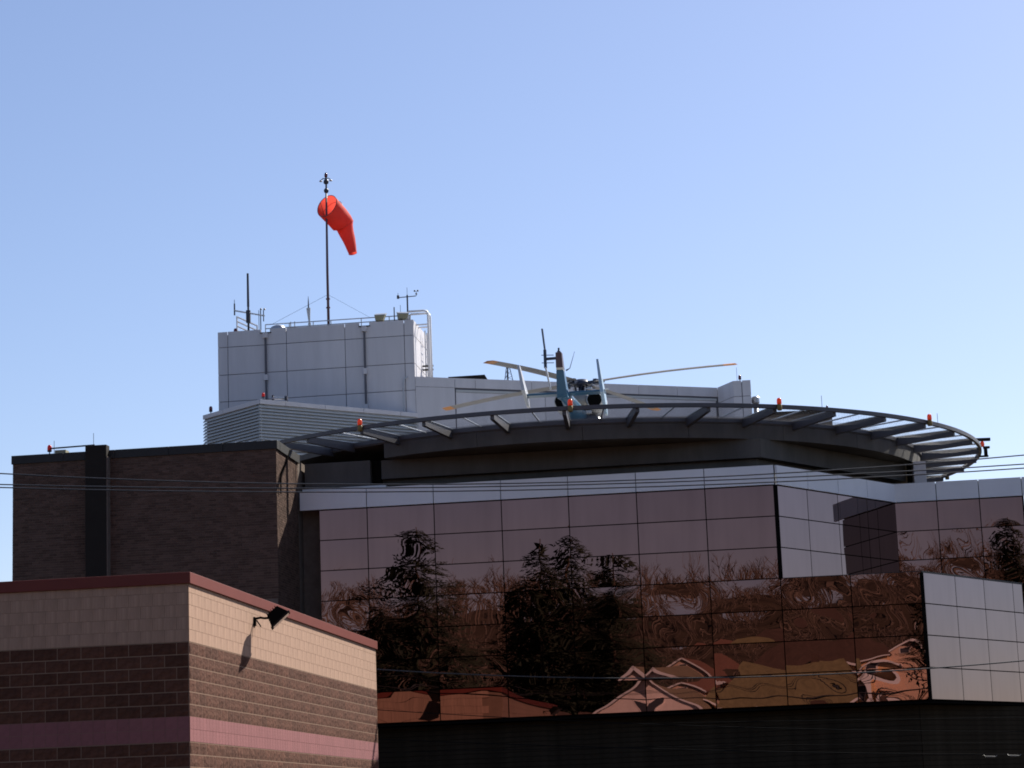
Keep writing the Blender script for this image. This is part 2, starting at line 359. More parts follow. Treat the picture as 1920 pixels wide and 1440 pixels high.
def block_building():
    b = thing('block_building', 'low shop building of tan and brown concrete blocks with red metal coping', 'building', W(-10.1, 36.03))
    MB().box(-9, .002, -.002, 16.07, 0, 5.66).obj('core_wall', M['mortar'], b)
    MB().box(-9.05, .045, -.045, 16.1, 5.595, 5.785).obj('coping', M['red_coping'], b, bevel=.008)
    H = .2032; Lb = .4064; j = .009
    def bx(wd, h, m, nm, d=.006): return MB().box(0, wd, -d, .012, 0, h).mesh(nm, m)
    full = dict(s=bx(Lb-.006, H-.005, M['smooth_block'], 'smooth_block'), p=bx(Lb/2-.005, H-.005, M['pink_block'], 'pink_block'))
    half = dict(s=bx(Lb/2-.006, H-.005, M['smooth_block'], 'smooth_block'))
    sp = [split_block_mesh(Lb-.012, H-.017, s) for s in range(6)]; sph = [split_block_mesh(Lb/2-.012, H-.017, 50+s) for s in range(3)]
    rest = {'s': MB(), 'b': MB(), 'p': MB()}
    cnt = {'s': 0, 'b': 0, 'p': 0}
    def put(kind, me, face, s, z, far):
        nm = {'s':'smooth_block','b':'split_face_block','p':'pink_block'}[kind]
        rz = 0 if face == 0 else pi/2
        loc = (-s, 0, z) if face == 0 else (0, s, z)
        if far or cnt[kind] >= 300:
            mt = Matrix.Translation(loc) @ Matrix.Rotation(rz, 4, 'Z')
            rest[kind].add([mt @ v.co for v in me.vertices], [tuple(p.vertices) for p in me.polygons])
        else:
            o = link(nm, me, b); o.location = loc; o.rotation_euler = (0,0,rz); cnt[kind] += 1
    rows = [(3.4208+H*k, 'b') for k in range(6)] + [(4.640+H*k, 's') for k in range(5)] + [(3.4208-H*(k+1), 'p') for k in range(2)] + [(3.0144-H*(k+1), 'b') for k in range(5)]
    for face in (0, 1):
        LEN = 8.9 if face == 0 else 16.0; near = 3.9 if face == 0 else (14.2 if 1 else 0)
        for ri, (z, kd) in enumerate(rows):
            off = (Lb/2 if (round((z-3)/H)) % 2 else 0) if kd != 'p' else 0
            s = 0.0
            L = Lb if kd != 'p' else Lb/2
            first = True
            while s < LEN - .01:
                ln = (L/2 if (first and off) else L); ln = min(ln, LEN - s); first = False
                if kd == 'p': me = full['p']
                elif kd == 's': me = full['s'] if ln > .3 else half['s']
                else: me = random.choice(sp) if ln > .3 else random.choice(sph)
                far = s > near or z < 2.5
                put(kd, me, face, s + ln if face == 0 else s, z + j/2, far)
                s += ln
    for ri, (z, kd) in enumerate(rows):
        if kd == 'p': continue
        for q in range(22):
            s = q*Lb + (Lb/2 if ri % 2 else 0) + Lb
            m_ = full['s'] if kd == 's' else sp[q % 6]
            mt = Matrix.Translation((-s, 16.075, z)) @ Matrix.Rotation(pi, 4, 'Z')
            rest[kd].add([mt @ v.co for v in m_.vertices], [tuple(p.vertices) for p in m_.polygons])
    for k, nm, m in (('s','smooth_block','smooth_block'), ('b','split_face_block','split_block'), ('p','pink_block','pink_block')):
        if rest[k].v: tag(rest[k].obj(nm, M[m], b), kind='stuff')
block_building()

def wall_flood(label, loc, rot):
    t = thing('wall_floodlight', label, 'floodlight', loc, rot, 'floodlights on the block building')
    MB().box(.0, .03, -.07, .07, -.1, .06).obj('wall_plate', M['black'], t, bevel=.006)
    MB().ring([(.03,0,.03),(.12,0,.045),(.20,0,.03),(.30,0,.035)], .022, 8).obj('arm', M['black'], t, True)
    MB().tube((.05,.0,.0),(.13,.0,-.12), .012, 6).obj('conduit', M['cable_grey'], t)
    hd = bpy.data.objects.new('lamp_head', None)
    h = MB().prism([(-.15,-.15),(.15,-.15),(.15,.15),(-.15,.15)], 0, 0)
    vs = [(-.10,-.12,.10),(.10,-.12,.10),(.10,.12,.10),(-.10,.12,.10),(-.17,-.17,-.09),(.17,-.17,-.09),(.17,.17,-.09),(-.17,.17,-.09)]
    h = MB().add(vs, [(0,1,2,3),(7,6,5,4),(4,5,1,0),(5,6,2,1),(6,7,3,2),(7,4,0,3)]).obj('lamp_head', M['black'], t, bevel=.012)
    h.scale = (1.25,1.25,1.25); h.location = (.43,.0,.06); h.rotation_euler = (0, R(-42), R(12))
    g = MB().box(-.15,.15,-.15,.15,-.098,-.0935).obj('lens', M['lens_glass'], h)
    MB().box(-.18,.18,-.18,.18,-.094,-.07).obj('rim', M['dark_metal'], h, bevel=.006)
    for k in range(5): MB().box(-.09+k*.04,-.085+k*.04,-.11,.11,.10,.125).obj('fin', M['black'], h)
wall_flood('black box floodlight on a bent arm on the sunlit tan block wall', W(-10.1, 40.44, 5.34), -TH)
wall_flood('black floodlight on the rear block wall mirrored above the orange strip', W(-12.2, 52.12, 5.56), -TH + pi/2)

# ------------------------------------------------------------------ brick building
def brick_building():
    b = thing('brick_building', 'dark brown brick block with grey metal parapet left of the glass wing', 'building', W(-14.3, 60.06))
    Lx, Dy = 7.57, 2.62
    MB().box(-Lx, -.006, .006, 9, 0, 11.95).obj('core_wall', M['brick_mortar'], b)
    for a, c in ((-7.60,-6.1),(-6.09,-4.6),(-4.59,-3.05),(-3.04,-1.5),(-1.49,.045)):
        MB().box(a, c, -.05, .3, 11.87, 12.11).obj('coping', M['dark_coping'], b, bevel=.006)
    MB().box(-.26, .05, .302, 2.72, 11.86, 12.108).obj('coping', M['dark_coping'], b, bevel=.006)
    bw, bh, md = .1935, .0575, .0677
    one = MB().add([(0,0,0),(bw,0,0),(bw,0,bh),(0,0,bh),(0,.02,0),(bw,.02,0),(bw,.02,bh),(0,.02,bh)], [(0,1,2,3),(1,5,6,2),(0,3,7,4),(3,2,6,7),(0,4,5,1)])
    me = one.mesh('brick', M['brick']); rest = MB()
    rg = random.Random(3); n = 0
    for face in (1, 0):
        LEN = Dy if face else Lx
        for r in range(76):
            z = 11.86 - md*(r+1)
            if not face and z < 7.7: break
            s = -.1016 if r % 2 else 0.0
            while s < LEN - .02:
                a = max(s, 0); e = min(s + bw, LEN)
                d = rg.uniform(-.004, .004)
                if e - a > .03:
                    sc = (e-a)/bw
                    if face and n < 300 and z < 11.9:
                        o = link('brick', me, b); o.location = (.004 + d, a, z); o.rotation_euler = (0,0,pi/2); o.scale = (sc,1,1); n += 1
                    else:
                        mt = (Matrix.Translation((.004+d, a, z)) @ Matrix.Rotation(pi/2,4,'Z') if face else Matrix.Translation((-e, -.004+d, z))) @ Matrix.Scale(sc,4,(1,0,0))
                        rest.add([mt @ v.co for v in me.vertices], one.f)
                s += .2032
    tag(rest.obj('brick', M['brick'], b), kind='stuff')
    MB().box(-5.37, -4.76, -.30, 0, 0, 12.23).obj('flue_casing', M['dark_metal'], b, bevel=.01)
    MB().box(-4.765, -4.735, -.29, -.02, 0, 11.9).obj('corner_strip', M['brick_mortar'], b)
    MB().tube((-6.5,.05,12.27),(-5.2,.02,12.29), .022, 8).obj('pipe', M['dark_metal'], b)
    MB().box(-6.42,-6.10,.2,.5,12.10,12.24).obj('junction_box', M['olive_grey'], b)
    MB().ring([(.05,1.45,12.06),(.06,1.0,11.65),(.05,.33,11.2),(.05,.27,10.65)], .022, 6).obj('hose', M['black'], b, True)
    MB().tube((.04,2.2,11.86),(.04,2.2,10.7), .008, 6).obj('conduit', M['cable'], b)
    for k in range(6): MB().lathe([(.0,0),(.03,.01),(.03,.04),(0,.05)], 6, (-.15-.2*k-.03*(k%2), .15, 12.11)).obj('bird_stud', M['galv'], b)
brick_building()

# ------------------------------------------------------------------ helideck
DC = Vector((2.3, 73.0, 0)); DR, RR, DZ = 10.87, 12.72, 12.5
def dp(ang, r, z): a = R(ang); return (sin(a)*r, -cos(a)*r, z)
def helideck():
    d = thing('helideck', 'round rooftop helideck with steel brackets and safety net ring', 'helipad', (DC.x, DC.y, 0), 0)
    N = 160
    MB().prism([dp(360*k/N, DR, 0)[:2] for k in range(N)], DZ-.165, DZ).obj('slab', M['deck_dark'], d)
    MB().prism([dp(360*k/N, DR-.15, 0)[:2] for k in range(N)], DZ+.002, DZ+.03).obj('deck_surface', M['deck_top'], d)
    def arc(a0, a1, r0, r1, z0, z1, st=2):
        n = max(2, int((a1-a0)/st)); mb = MB()
        for k in range(n+1):
            a = a0 + (a1-a0)*k/n
            mb.v += [dp(a,r1,z0), dp(a,r1,z1), dp(a,r0,z1), dp(a,r0,z0)]
        for k in range(n):
            i = 4*k
            for q in range(4): mb.f.append((i+q, i+4+q, i+4+(q+1)%4, i+(q+1)%4))
        mb.f += [(0,1,2,3), (4*n+3,4*n+2,4*n+1,4*n)]
        return mb
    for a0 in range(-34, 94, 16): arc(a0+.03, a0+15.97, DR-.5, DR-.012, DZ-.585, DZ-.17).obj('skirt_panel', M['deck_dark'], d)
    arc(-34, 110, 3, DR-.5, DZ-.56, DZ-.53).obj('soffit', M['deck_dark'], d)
    arc(-46, 150, DR-.02, DR+.03, DZ-.13, DZ-.03).obj('edge_angle', M['rail_steel'], d)
    arc(-45.2, 150, RR-.05, RR+.05, DZ-.055, DZ+.055).obj('rim_rail', M['rail_steel'], d)
    br = MB()
    br.beam(dp(0,DR-.05,DZ-.02), dp(0,RR-.03,DZ+.0), .11, .25, .17)
    me = br.mesh('bracket', M['rail_steel'])
    fl = MB().beam(dp(0,DR-.02,DZ+.012), dp(0,RR-.06,DZ+.022), .15, .02).mesh('flange', M['galv'])
    tn = MB().tube(dp(0,DR,DZ-.02), dp(0,RR,DZ), .024, 6).mesh('net_support', M['galv'])
    k = -40.2
    angs = []
    while k < 150: angs.append(k); k += 9.03
    for a in angs:
        for nm, m_ in (('bracket', me), ('flange', fl)):
            o = link(nm, m_, d); o.rotation_euler = (0,0,R(a))
        if a + 4.5 < 150:
            o = link('net_support', tn, d); o.rotation_euler = (0,0,R(a+4.9))
    o = link('bracket', me, d); o.rotation_euler = (0,0,R(-45))
    # chain-link net: diagonal wires between deck edge and rim
    nt_ = MB(); pitch = 0.50; dl = 9.0
    a = -45.0
    def wire(p, q, r=.0015):
        p, q = Vector(p), Vector(q); t = (q-p).normalized(); x = t.cross(Vector((0,0,1))).normalized()*r; y = Vector((0,0,r))
        n = len(nt_.v); nt_.v += [tuple(p+x), tuple(p-x*.6+y), tuple(p-x*.6-y), tuple(q+x), tuple(q-x*.6+y), tuple(q-x*.6-y)]
        nt_.f += [(n,n+1,n+4,n+3),(n+1,n+2,n+5,n+4),(n+2,n,n+3,n+5)]
    while a < 149:
        for sgn in (1,-1):
            for (r0,r1) in ((DR+.03,(DR+RR)/2),((DR+RR)/2,RR-.05)):
                f0 = (r0-DR)/(RR-DR); f1 = (r1-DR)/(RR-DR)
                sg = lambda f: -.03 - .10*4*f*(1-f)
                wire(dp(a+sgn*dl*f0, r0, DZ+sg(f0)), dp(a+sgn*dl*f1, r1, DZ+sg(f1)))
        a += pitch
    tag(nt_.obj('safety_net', M['rail_steel'], d), kind='stuff')
    MB().box(9.98,10.36,-4.4,-4.05,11.0,11.915).obj('column', M['white_panel'], d)
helideck()

def rim_light(ang, label, first=[None]):
    loc = DC + Vector(dp(ang, RR+.02, DZ))
    if first[0] is None:
        t = thing('deck_light', label, 'light', loc, 0, 'orange lights along the helideck rim')
        MB().box(-.05,.05,-.10,-.052,-.08,.05).obj('bracket', M['olive'], t)
        MB().lathe([(.06,-.12),(.07,-.10),(.07,.03),(.055,.05)], 12, (0,-.09,0)).obj('lamp_base', M['olive'], t, True)
        MB().lathe([(.06,.05),(.068,.09),(.066,.17),(.05,.22),(.0,.235)], 14, (0,-.09,0)).obj('lens', M['amber_lens'], t, True)
        first[0] = t
    else: t = copy_tree(first[0]); t.location = loc; t['label'] = label
    t.rotation_euler = (0,0,R(ang))
for a, l in ((-31,'orange lamp on the helideck rim nearest the louvered enclosure'),(-3.3,'orange lamp on the helideck rim in front of the helicopter tail'),(23.3,'orange lamp on the helideck rim before the brown stair housing'),
             (50.3,'orange lamp on the helideck rim between two long net bays against the sky'),(104,'small orange lamp hanging at the lowest right part of the deck rim')):
    rim_light(a, l)
def rim_fixture():
    t = thing('rim_beacon', 'orange beacon between dark bars at the far right tip of the helideck rim', 'beacon', DC + Vector(dp(78.5, RR+.1, DZ)), 0)
    MB().box(-.22,.24,-.05,.05,.26,.36).obj('top_bar', M['dark_metal'], t, bevel=.008)
    MB().box(.0,.20,-.05,.05,.02,.09).obj('lower_bar', M['dark_metal'], t)
    MB().lathe([(.05,.08),(.07,.14),(.06,.22),(.03,.26)], 12, (-.02,0,0)).obj('lens', M['amber_lens'], t, True)
    MB().box(.02,.12,-.05,.05,-.22,.03).obj('post', M['dark_metal'], t)
    MB().box(-.16,.14,-.05,.05,-.25,-.20).obj('foot', M['dark_metal'], t)
rim_fixture()
def rod(loc, h, label, r=.007, m='cable'):
    o = MB().tube((0,0,0),(0,0,h), r, 6).obj('lightning_rod', M[m]); o.location = loc
    return tag(o, label, 'lightning rod', 'thin lightning rods on the roofs')
rod(DC + Vector(dp(30, RR, DZ+.05)), .34, 'thin rod standing on the helideck rim left of a small lamp')
rod(DC + Vector(dp(53.5, RR, DZ+.05)), .30, 'thin rod standing on the helideck rim right of the sky-lit orange lamp')

# ------------------------------------------------------------------ helicopter
def loft(secs, n=20):
    """secs: (y, cx, cz, rx, rz, power)"""
    mb = MB()
    for y, cx, cz, rx, rz, pw in secs:
        for k in range(n):
            a = 2*pi*k/n; c, s = cos(a), sin(a)
            mb.v.append((cx + rx*abs(c)**(2/pw)*(1 if c >= 0 else -1), y, cz + rz*abs(s)**(2/pw)*(1 if s >= 0 else -1)))
    m = len(secs)
    for i in range(m-1):
        for k in range(n):
            l = (k+1) % n; mb.f.append((i*n+k, (i+1)*n+k, (i+1)*n+l, i*n+l))
    mb.f += [tuple(range(n)), tuple(range((m-1)*n, m*n))[::-1]]
    return mb
def helicopter():
    h = thing('helicopter', 'blue and white medical helicopter parked tail first with four blade rotor', 'helicopter', W(-6.94, 72.71, DZ+.03))
    loft([(-2.3,.14,1.10,.62,.52,3),(-1.6,.14,1.10,.76,.66,3),(-.5,.12,1.12,.80,.70,3.2),(1.2,.1,1.10,.80,.70,3),(2.2,.08,1.0,.72,.58,2.6),(2.9,.06,.85,.5,.36,2.3),(3.2,.05,.78,.2,.16,2)], 24).obj('fuselage', M['heli_grey'], h, True)
    loft([(-2.32,.14,1.00,.50,.36,3),(-2.36,.14,1.00,.48,.34,3)], 20).obj('clamshell_door', M['heli_dark'], h, True)
    loft([(-2.6,.06,2.06,.34,.22,2.4),(-1.8,.1,2.08,.66,.36,2.6),(-.6,.1,2.12,.66,.42,2.6),(.6,.08,2.1,.55,.40,2.4),(1.5,.06,1.9,.3,.2,2.2)], 20).obj('engine_cowling', M['cowl'], h, True)
    for x in (-.42, .62):
        e = MB().ring([(x,-1.5,2.02),(x+.0,-2.2,2.02),(x+.03,-2.62,2.03)], [.26,.27,.26], 16).obj('exhaust', M['heli_white'], h, True)
        MB().lathe([(.23,0),(.235,.012)], 16, (x+.03,-2.625,2.03), (0,-1,0)).obj('exhaust_mouth', M['black'], e)
    loft([(-1.9,.06,1.62,.34,.34,2.2),(-3.2,.03,1.66,.26,.26,2),(-4.6,.0,1.70,.19,.20,2),(-5.9,-.03,1.74,.15,.17,2)], 16).obj('tail_boom', M['heli_blue'], h, True)
    # fin: swept, thick aerofoil
    def slab(pts, th, mname, nm, x=-.04, parent=None):
        mb = MB(); n = len(pts)
        for sx in (-1, 1):
            for (y, z, k) in pts: mb.v.append((x + sx*th*k, y, z))
        mb.f = [tuple(range(n)), tuple(range(n, 2*n))[::-1]] + [(i, n+i, n+(i+1)%n, (i+1)%n) for i in range(n)]
        return mb.obj(nm, M[mname], parent or h, bevel=.02)
    slab([(-5.05,1.62,1.5),(-5.85,1.55,1.5),(-6.25,2.34,1),(-5.75,2.34,1)], .11, 'heli_blue', 'fin')
    slab([(-5.75,2.345,1),(-6.25,2.345,1),(-6.33,2.40,.98),(-5.78,2.40,.98)], .11, 'heli_white', 'fin_band')
    slab([(-5.78,2.402,.98),(-6.33,2.402,.98),(-6.42,2.86,.85),(-6.10,2.88,.85)], .11, 'heli_fin', 'fin_top')
    MB().lathe([(.06,0),(.05,.06),(.03,.07),(.03,.15),(.0,.16)], 8, (-.05,-6.2,2.88)).obj('tail_beacon', M['heli_dark'], h)
    MB().tube((-.05,-6.1,2.74),(-.50,-6.1,2.73), .045, 8).obj('tail_rotor_shaft', M['heli_dark'], h)
    tr = MB().box(-.53,-.44,-6.15,-6.05,2.45,3.02).obj('tail_rotor_hub', M['heli_dark'], h, bevel=.01)
    MB().tube((-.60,-6.1,2.62),(-.22,-6.1,2.60), .012, 6).tube((-.60,-6.1,2.86),(-.22,-6.1,2.84), .012, 6).obj('pitch_link', M['heli_dark'], tr)
    for s_, c in ((1,'heli_grey'),(-1,'heli_white')):
        mb = MB(); z0 = 2.73
        x1 = -.49 + (-.05 if s_ > 0 else .13)
        mb.beam((-.48,-6.02,z0+s_*.26), (x1,-6.02,z0+s_*.94), .05, .16, .16, up=(0,1,0)); mb.obj('tail_rotor_blade', M[c], h)
    MB().ring([(.1,-5.7,2.42),(.22,-5.75,2.47),(.40,-5.9,2.95)], [.03,.012,.006], 6).obj('antenna', M['heli_dark'], h)
    # stabiliser and end plates
    MB().box(-1.20,1.22,-5.35,-4.90,1.77,1.83).obj('stabilizer', M['heli_blue'], h, bevel=.015)
    def plate(xt, xb, zt, zb, zm, mname):
        t = .045; mb = MB()
        prof = [(-5.05,zt),(-5.30,zt),(-5.65,zm),(-5.42,zb),(-5.05,zb),(-4.75,zm)]
        fx = lambda z: xb + (xt-xb)*(z-zb)/(zt-zb)
        n = len(prof)
        for sx in (-1,1):
            for y, z in prof: mb.v.append((fx(z)+sx*t*(1.3 if abs(z-zm)<.01 else .8), y, z))
        mb.f = [tuple(range(n)), tuple(range(n,2*n))[::-1]] + [(i, n+i, n+(i+1)%n, (i+1)%n) for i in range(n)]
        mb.obj('end_plate', M[mname], h, bevel=.012)
    plate(-1.42,-1.17,2.76,1.44,1.9,'heli_white'); plate(1.03,1.23,2.80,1.05,1.7,'heli_pale')
    MB().tube((1.2,-5.3,1.82),(1.34,-5.3,1.84), .02, 6).obj('position_light', M['heli_white'], h)
    # mast, hub, blades
    MB().lathe([(.24,2.35),(.20,2.6),(.11,2.75),(.10,3.0)], 14).obj('mast', M['heli_dark'], h, True)
    MB().lathe([(.10,2.96),(.34,3.0),(.36,3.06),(.26,3.13),(.20,3.2),(.0,3.23)], 16).obj('rotor_hub', M['heli_dark'], h, True)
    for k in range(4):
        a = pi/4 + k*pi/2
        MB().tube((.18*cos(a),.18*sin(a),2.6),(.30*cos(a),.30*sin(a),3.0), .02, 6).obj('pitch_link', M['heli_dark'], h)
    bm = MB(); n = 10; RB = 5.62
    def sect(r):
        tw = .12 * (1 - r/RB*.35); dz = 3.07 + .035*sin(r/RB*pi) - .10*(r/RB)**2; c = .19
        return [(r,-c,dz-c*tw),(r,-.03,dz+.034),(r,c,dz+.004+c*tw),(r,-.03,dz-.036)]
    rs = [.55,1.4,2.3,3.2,4.0,4.7,5.25]
    def bl(rr):
        m = MB()
        for r in rr: m.v += sect(r)
        for i in range(len(rr)-1):
            for q in range(4): m.f.append((4*i+q, 4*i+4+q, 4*i+4+(q+1)%4, 4*i+(q+1)%4))
        m.f += [(0,1,2,3), tuple(4*(len(rr)-1)+q for q in (3,2,1,0))]; return m
    me = bl(rs).mesh('rotor_blade', M['blade']); mt = bl([5.253,5.45,RB]).mesh('blade_tip', M['blade_tip']); mc = MB().box(.2,.85,-.07,.07,3.02,3.12).box(.5,.62,-.11,.11,2.98,3.16).mesh('blade_cuff', M['heli_dark'])
    for k, ang in enumerate((237.6, 329.5, 60.5, 145.5)):
        o = link('rotor_blade', me, h); o.rotation_euler = (0, 0, R(ang) + TH)
        q = link('blade_tip', mt, o); q = link('blade_cuff', mc, o)
    rg = random.Random(4)
    for k in range(16):
        a = rg.uniform(0, 2*pi); r = rg.uniform(.12,.5); z = rg.uniform(2.42,2.92); q = rg.uniform(.03,.09)
        x, y = r*cos(a), r*sin(a)
        MB().box(x-q,x+q,y-q*.7,y+q*.7,z-q*.5,z+q*.6).obj('control_part', M[('heli_dark','cowl','heli_dark','heli_white','galv')[k % 5]], h, bevel=.01)
    for k in range(6):
        a = k*pi/3 + .2
        MB().tube((.5*cos(a),.5*sin(a),2.38),(.2*cos(a+.5),.2*sin(a+.5),2.98), .022, 6).obj('control_rod', M[('heli_dark','galv')[k % 2]], h)
    MB().lathe([(.28,0),(.33,.05),(.34,.34),(.27,.40)], 18, (.66,-2.2,2.02), (0,1,0)).obj('exhaust_shroud', M['heli_white'], h, True)
    MB().box(-.28,.52,-2.45,-2.30,1.62,1.74).obj('step', M['galv'], h, bevel=.02)
    MB().box(-.05,.40,-2.42,-2.3,1.78,1.86).obj('rear_light', M['heli_white'], h, bevel=.02)
    for x in (-.75, 1.0):
        MB().ring([(x,2.3,.18),(x,1.9,.05),(x,-1.6,.05),(x,-2.0,.09)], .05, 8).obj('skid', M['heli_dark'], h, True)
        for y in (-1.1, 1.2): MB().ring([(x,y,.07),(x*.8+.02,y,.35),(.12,y,.5)], .04, 8).obj('skid_leg', M['heli_dark'], h, True)
helicopter()

# ------------------------------------------------------------------ roof tower
TZ = 20.47
def panelbox(parent, x0, x1, y0, y1, z0, z1, m='white_panel', name='panel', bevel=.006): return MB().box(x0,x1,y0,y1,z0,z1).obj(name, M[m], parent, bevel=bevel)
def tower():
    t = thing('roof_tower', 'tall white panelled penthouse tower with two downspouts', 'tower', W(-21.95, 82.86))
    Wd, Dp = 7.69, 3.77
    MB().box(.03, Wd-.03, .03, Dp, 10.9, TZ-.12).obj('core', M['joint'], t)
    us = [0, .39, 2.71, 5.01, 7.32, Wd]; zs = [TZ, 19.86, 18.77, 17.72, 16.66, 15.6]; g = .011
    notch = (1.90, 5.78); nw = .19
    for i in range(5):
        for j in range(5):
            x0, x1, z0, z1 = us[i]+g*(i>0), us[i+1]-g*(i<4), zs[j+1]+g, zs[j]-g*(j>0)
            nn = [c for c in notch if x0 < c < x1] if j == 0 else []
            if nn:
                c = nn[0]; mb = MB(); mb.box(x0, c-nw, 0, .04, z0, z1); mb.box(c-nw, c+nw, 0, .04, z0, z1-.12); mb.box(c+nw, x1, 0, .04, z0, z1)
                mb.obj('panel', M['white_panel'], t)
            else: panelbox(t, x0, x1, 0, .04, z0, z1)
    vs = [.0, 1.72, Dp]
    for i in range(2):
        for j in range(5): panelbox(t, Wd-.04, Wd+.002, vs[i]+(.045 if i == 0 else g), vs[i+1]-g, zs[j+1]+g, zs[j]-g*(j>0)-.003)
        for j in range(5): panelbox(t, -.002, .04, vs[i]+(.045 if i == 0 else g), vs[i+1]-g, zs[j+1]+g, zs[j]-g*(j>0)-.003)
    for c in notch:
        d = MB().box(c-.10, c+.10, -.14, -.002, TZ-.36, TZ-.16).obj('downspout_head', M['white_panel'], t, bevel=.01)
        MB().box(c-.035, c+.035, -.09, -.02, 15.7, TZ-.36).obj('downspout', M['joint'], t)
        for z in (18.45, 17.05): MB().box(c-.075, c+.075, -.12, -.004, z, z+.22).obj('downspout_sleeve', M['white_panel'], t)
        MB().box(c-.22, c+.22, -.05, -.002, TZ-.155, TZ-.12).obj('scupper_lip', M['dark_metal'], t)
    MB().box(.2, Wd-.2, .2, Dp-.1, TZ-.118, TZ-.09).obj('roof', M['dark_coping'], t)
tower()

def tower_rail():
    t = thing('guard_rail', 'two bar steel guard rail along the roof of the white tower', 'railing', W(-20.2, 83.46, TZ-.1))
    for z in (.42, .26): MB().tube((0,0,z),(5.72,0,z), .02, 8).obj('rail', M['galv'], t)
    for x in (0,.95,1.9,2.6,3.8,4.9,5.72): MB().tube((x,0,0),(x,0,.42), .02, 8).obj('post', M['galv'], t)
    t = thing('ladder_gate', 'sloping white barred rail at the left end of the tower roof', 'railing', W(-21.7, 84.6, TZ-.1))
    for k in range(6): MB().tube((.0,.3,1.15-k*.19),(.95,-.25,.60-k*.19), .032, 6).obj('bar', M['rail_white'], t)
    MB().tube((0,.3,0),(0,.3,1.17), .03, 8).obj('post', M['rail_white'], t)
    MB().tube((.95,-.25,-.1),(.95,-.25,.62), .03, 8).obj('post', M['rail_white'], t)
    t = thing('roof_ladder', 'white roof ladder with tall looped hand rails on the right tower side', 'ladder', W(-14.26, 83.45, 0))
    for y in (0, .5):
        MB().ring([(-.32,y,TZ-.05),(-.32,y,20.86),(-.27,y,20.93),(.32,y,20.93),(.44,y,20.89),(.48,y,20.78),(.48,y,15.6)], .042, 8).obj('hand_rail', M['rail_white'], t, True)
    for y in (0,.5): MB().tube((.0,y,20.38),(.48,y,20.38), .03, 8).obj('stay', M['rail_white'], t)
    for y in (1.2,1.65): MB().tube((.14,y,15.6),(.14,y,20.4), .025, 6).obj('stile', M['galv'], t)
    k = 15.8
    while k < 20.3:
        MB().tube((.14,1.2,k),(.14,1.65,k), .014, 6).obj('rung', M['galv'], t); k += .3
    for z in (18.95, 18.8): MB().box(.02,.44,1.1,1.2,z,z+.05).obj('wall_bracket', M['dark_metal'], t)
tower_rail()

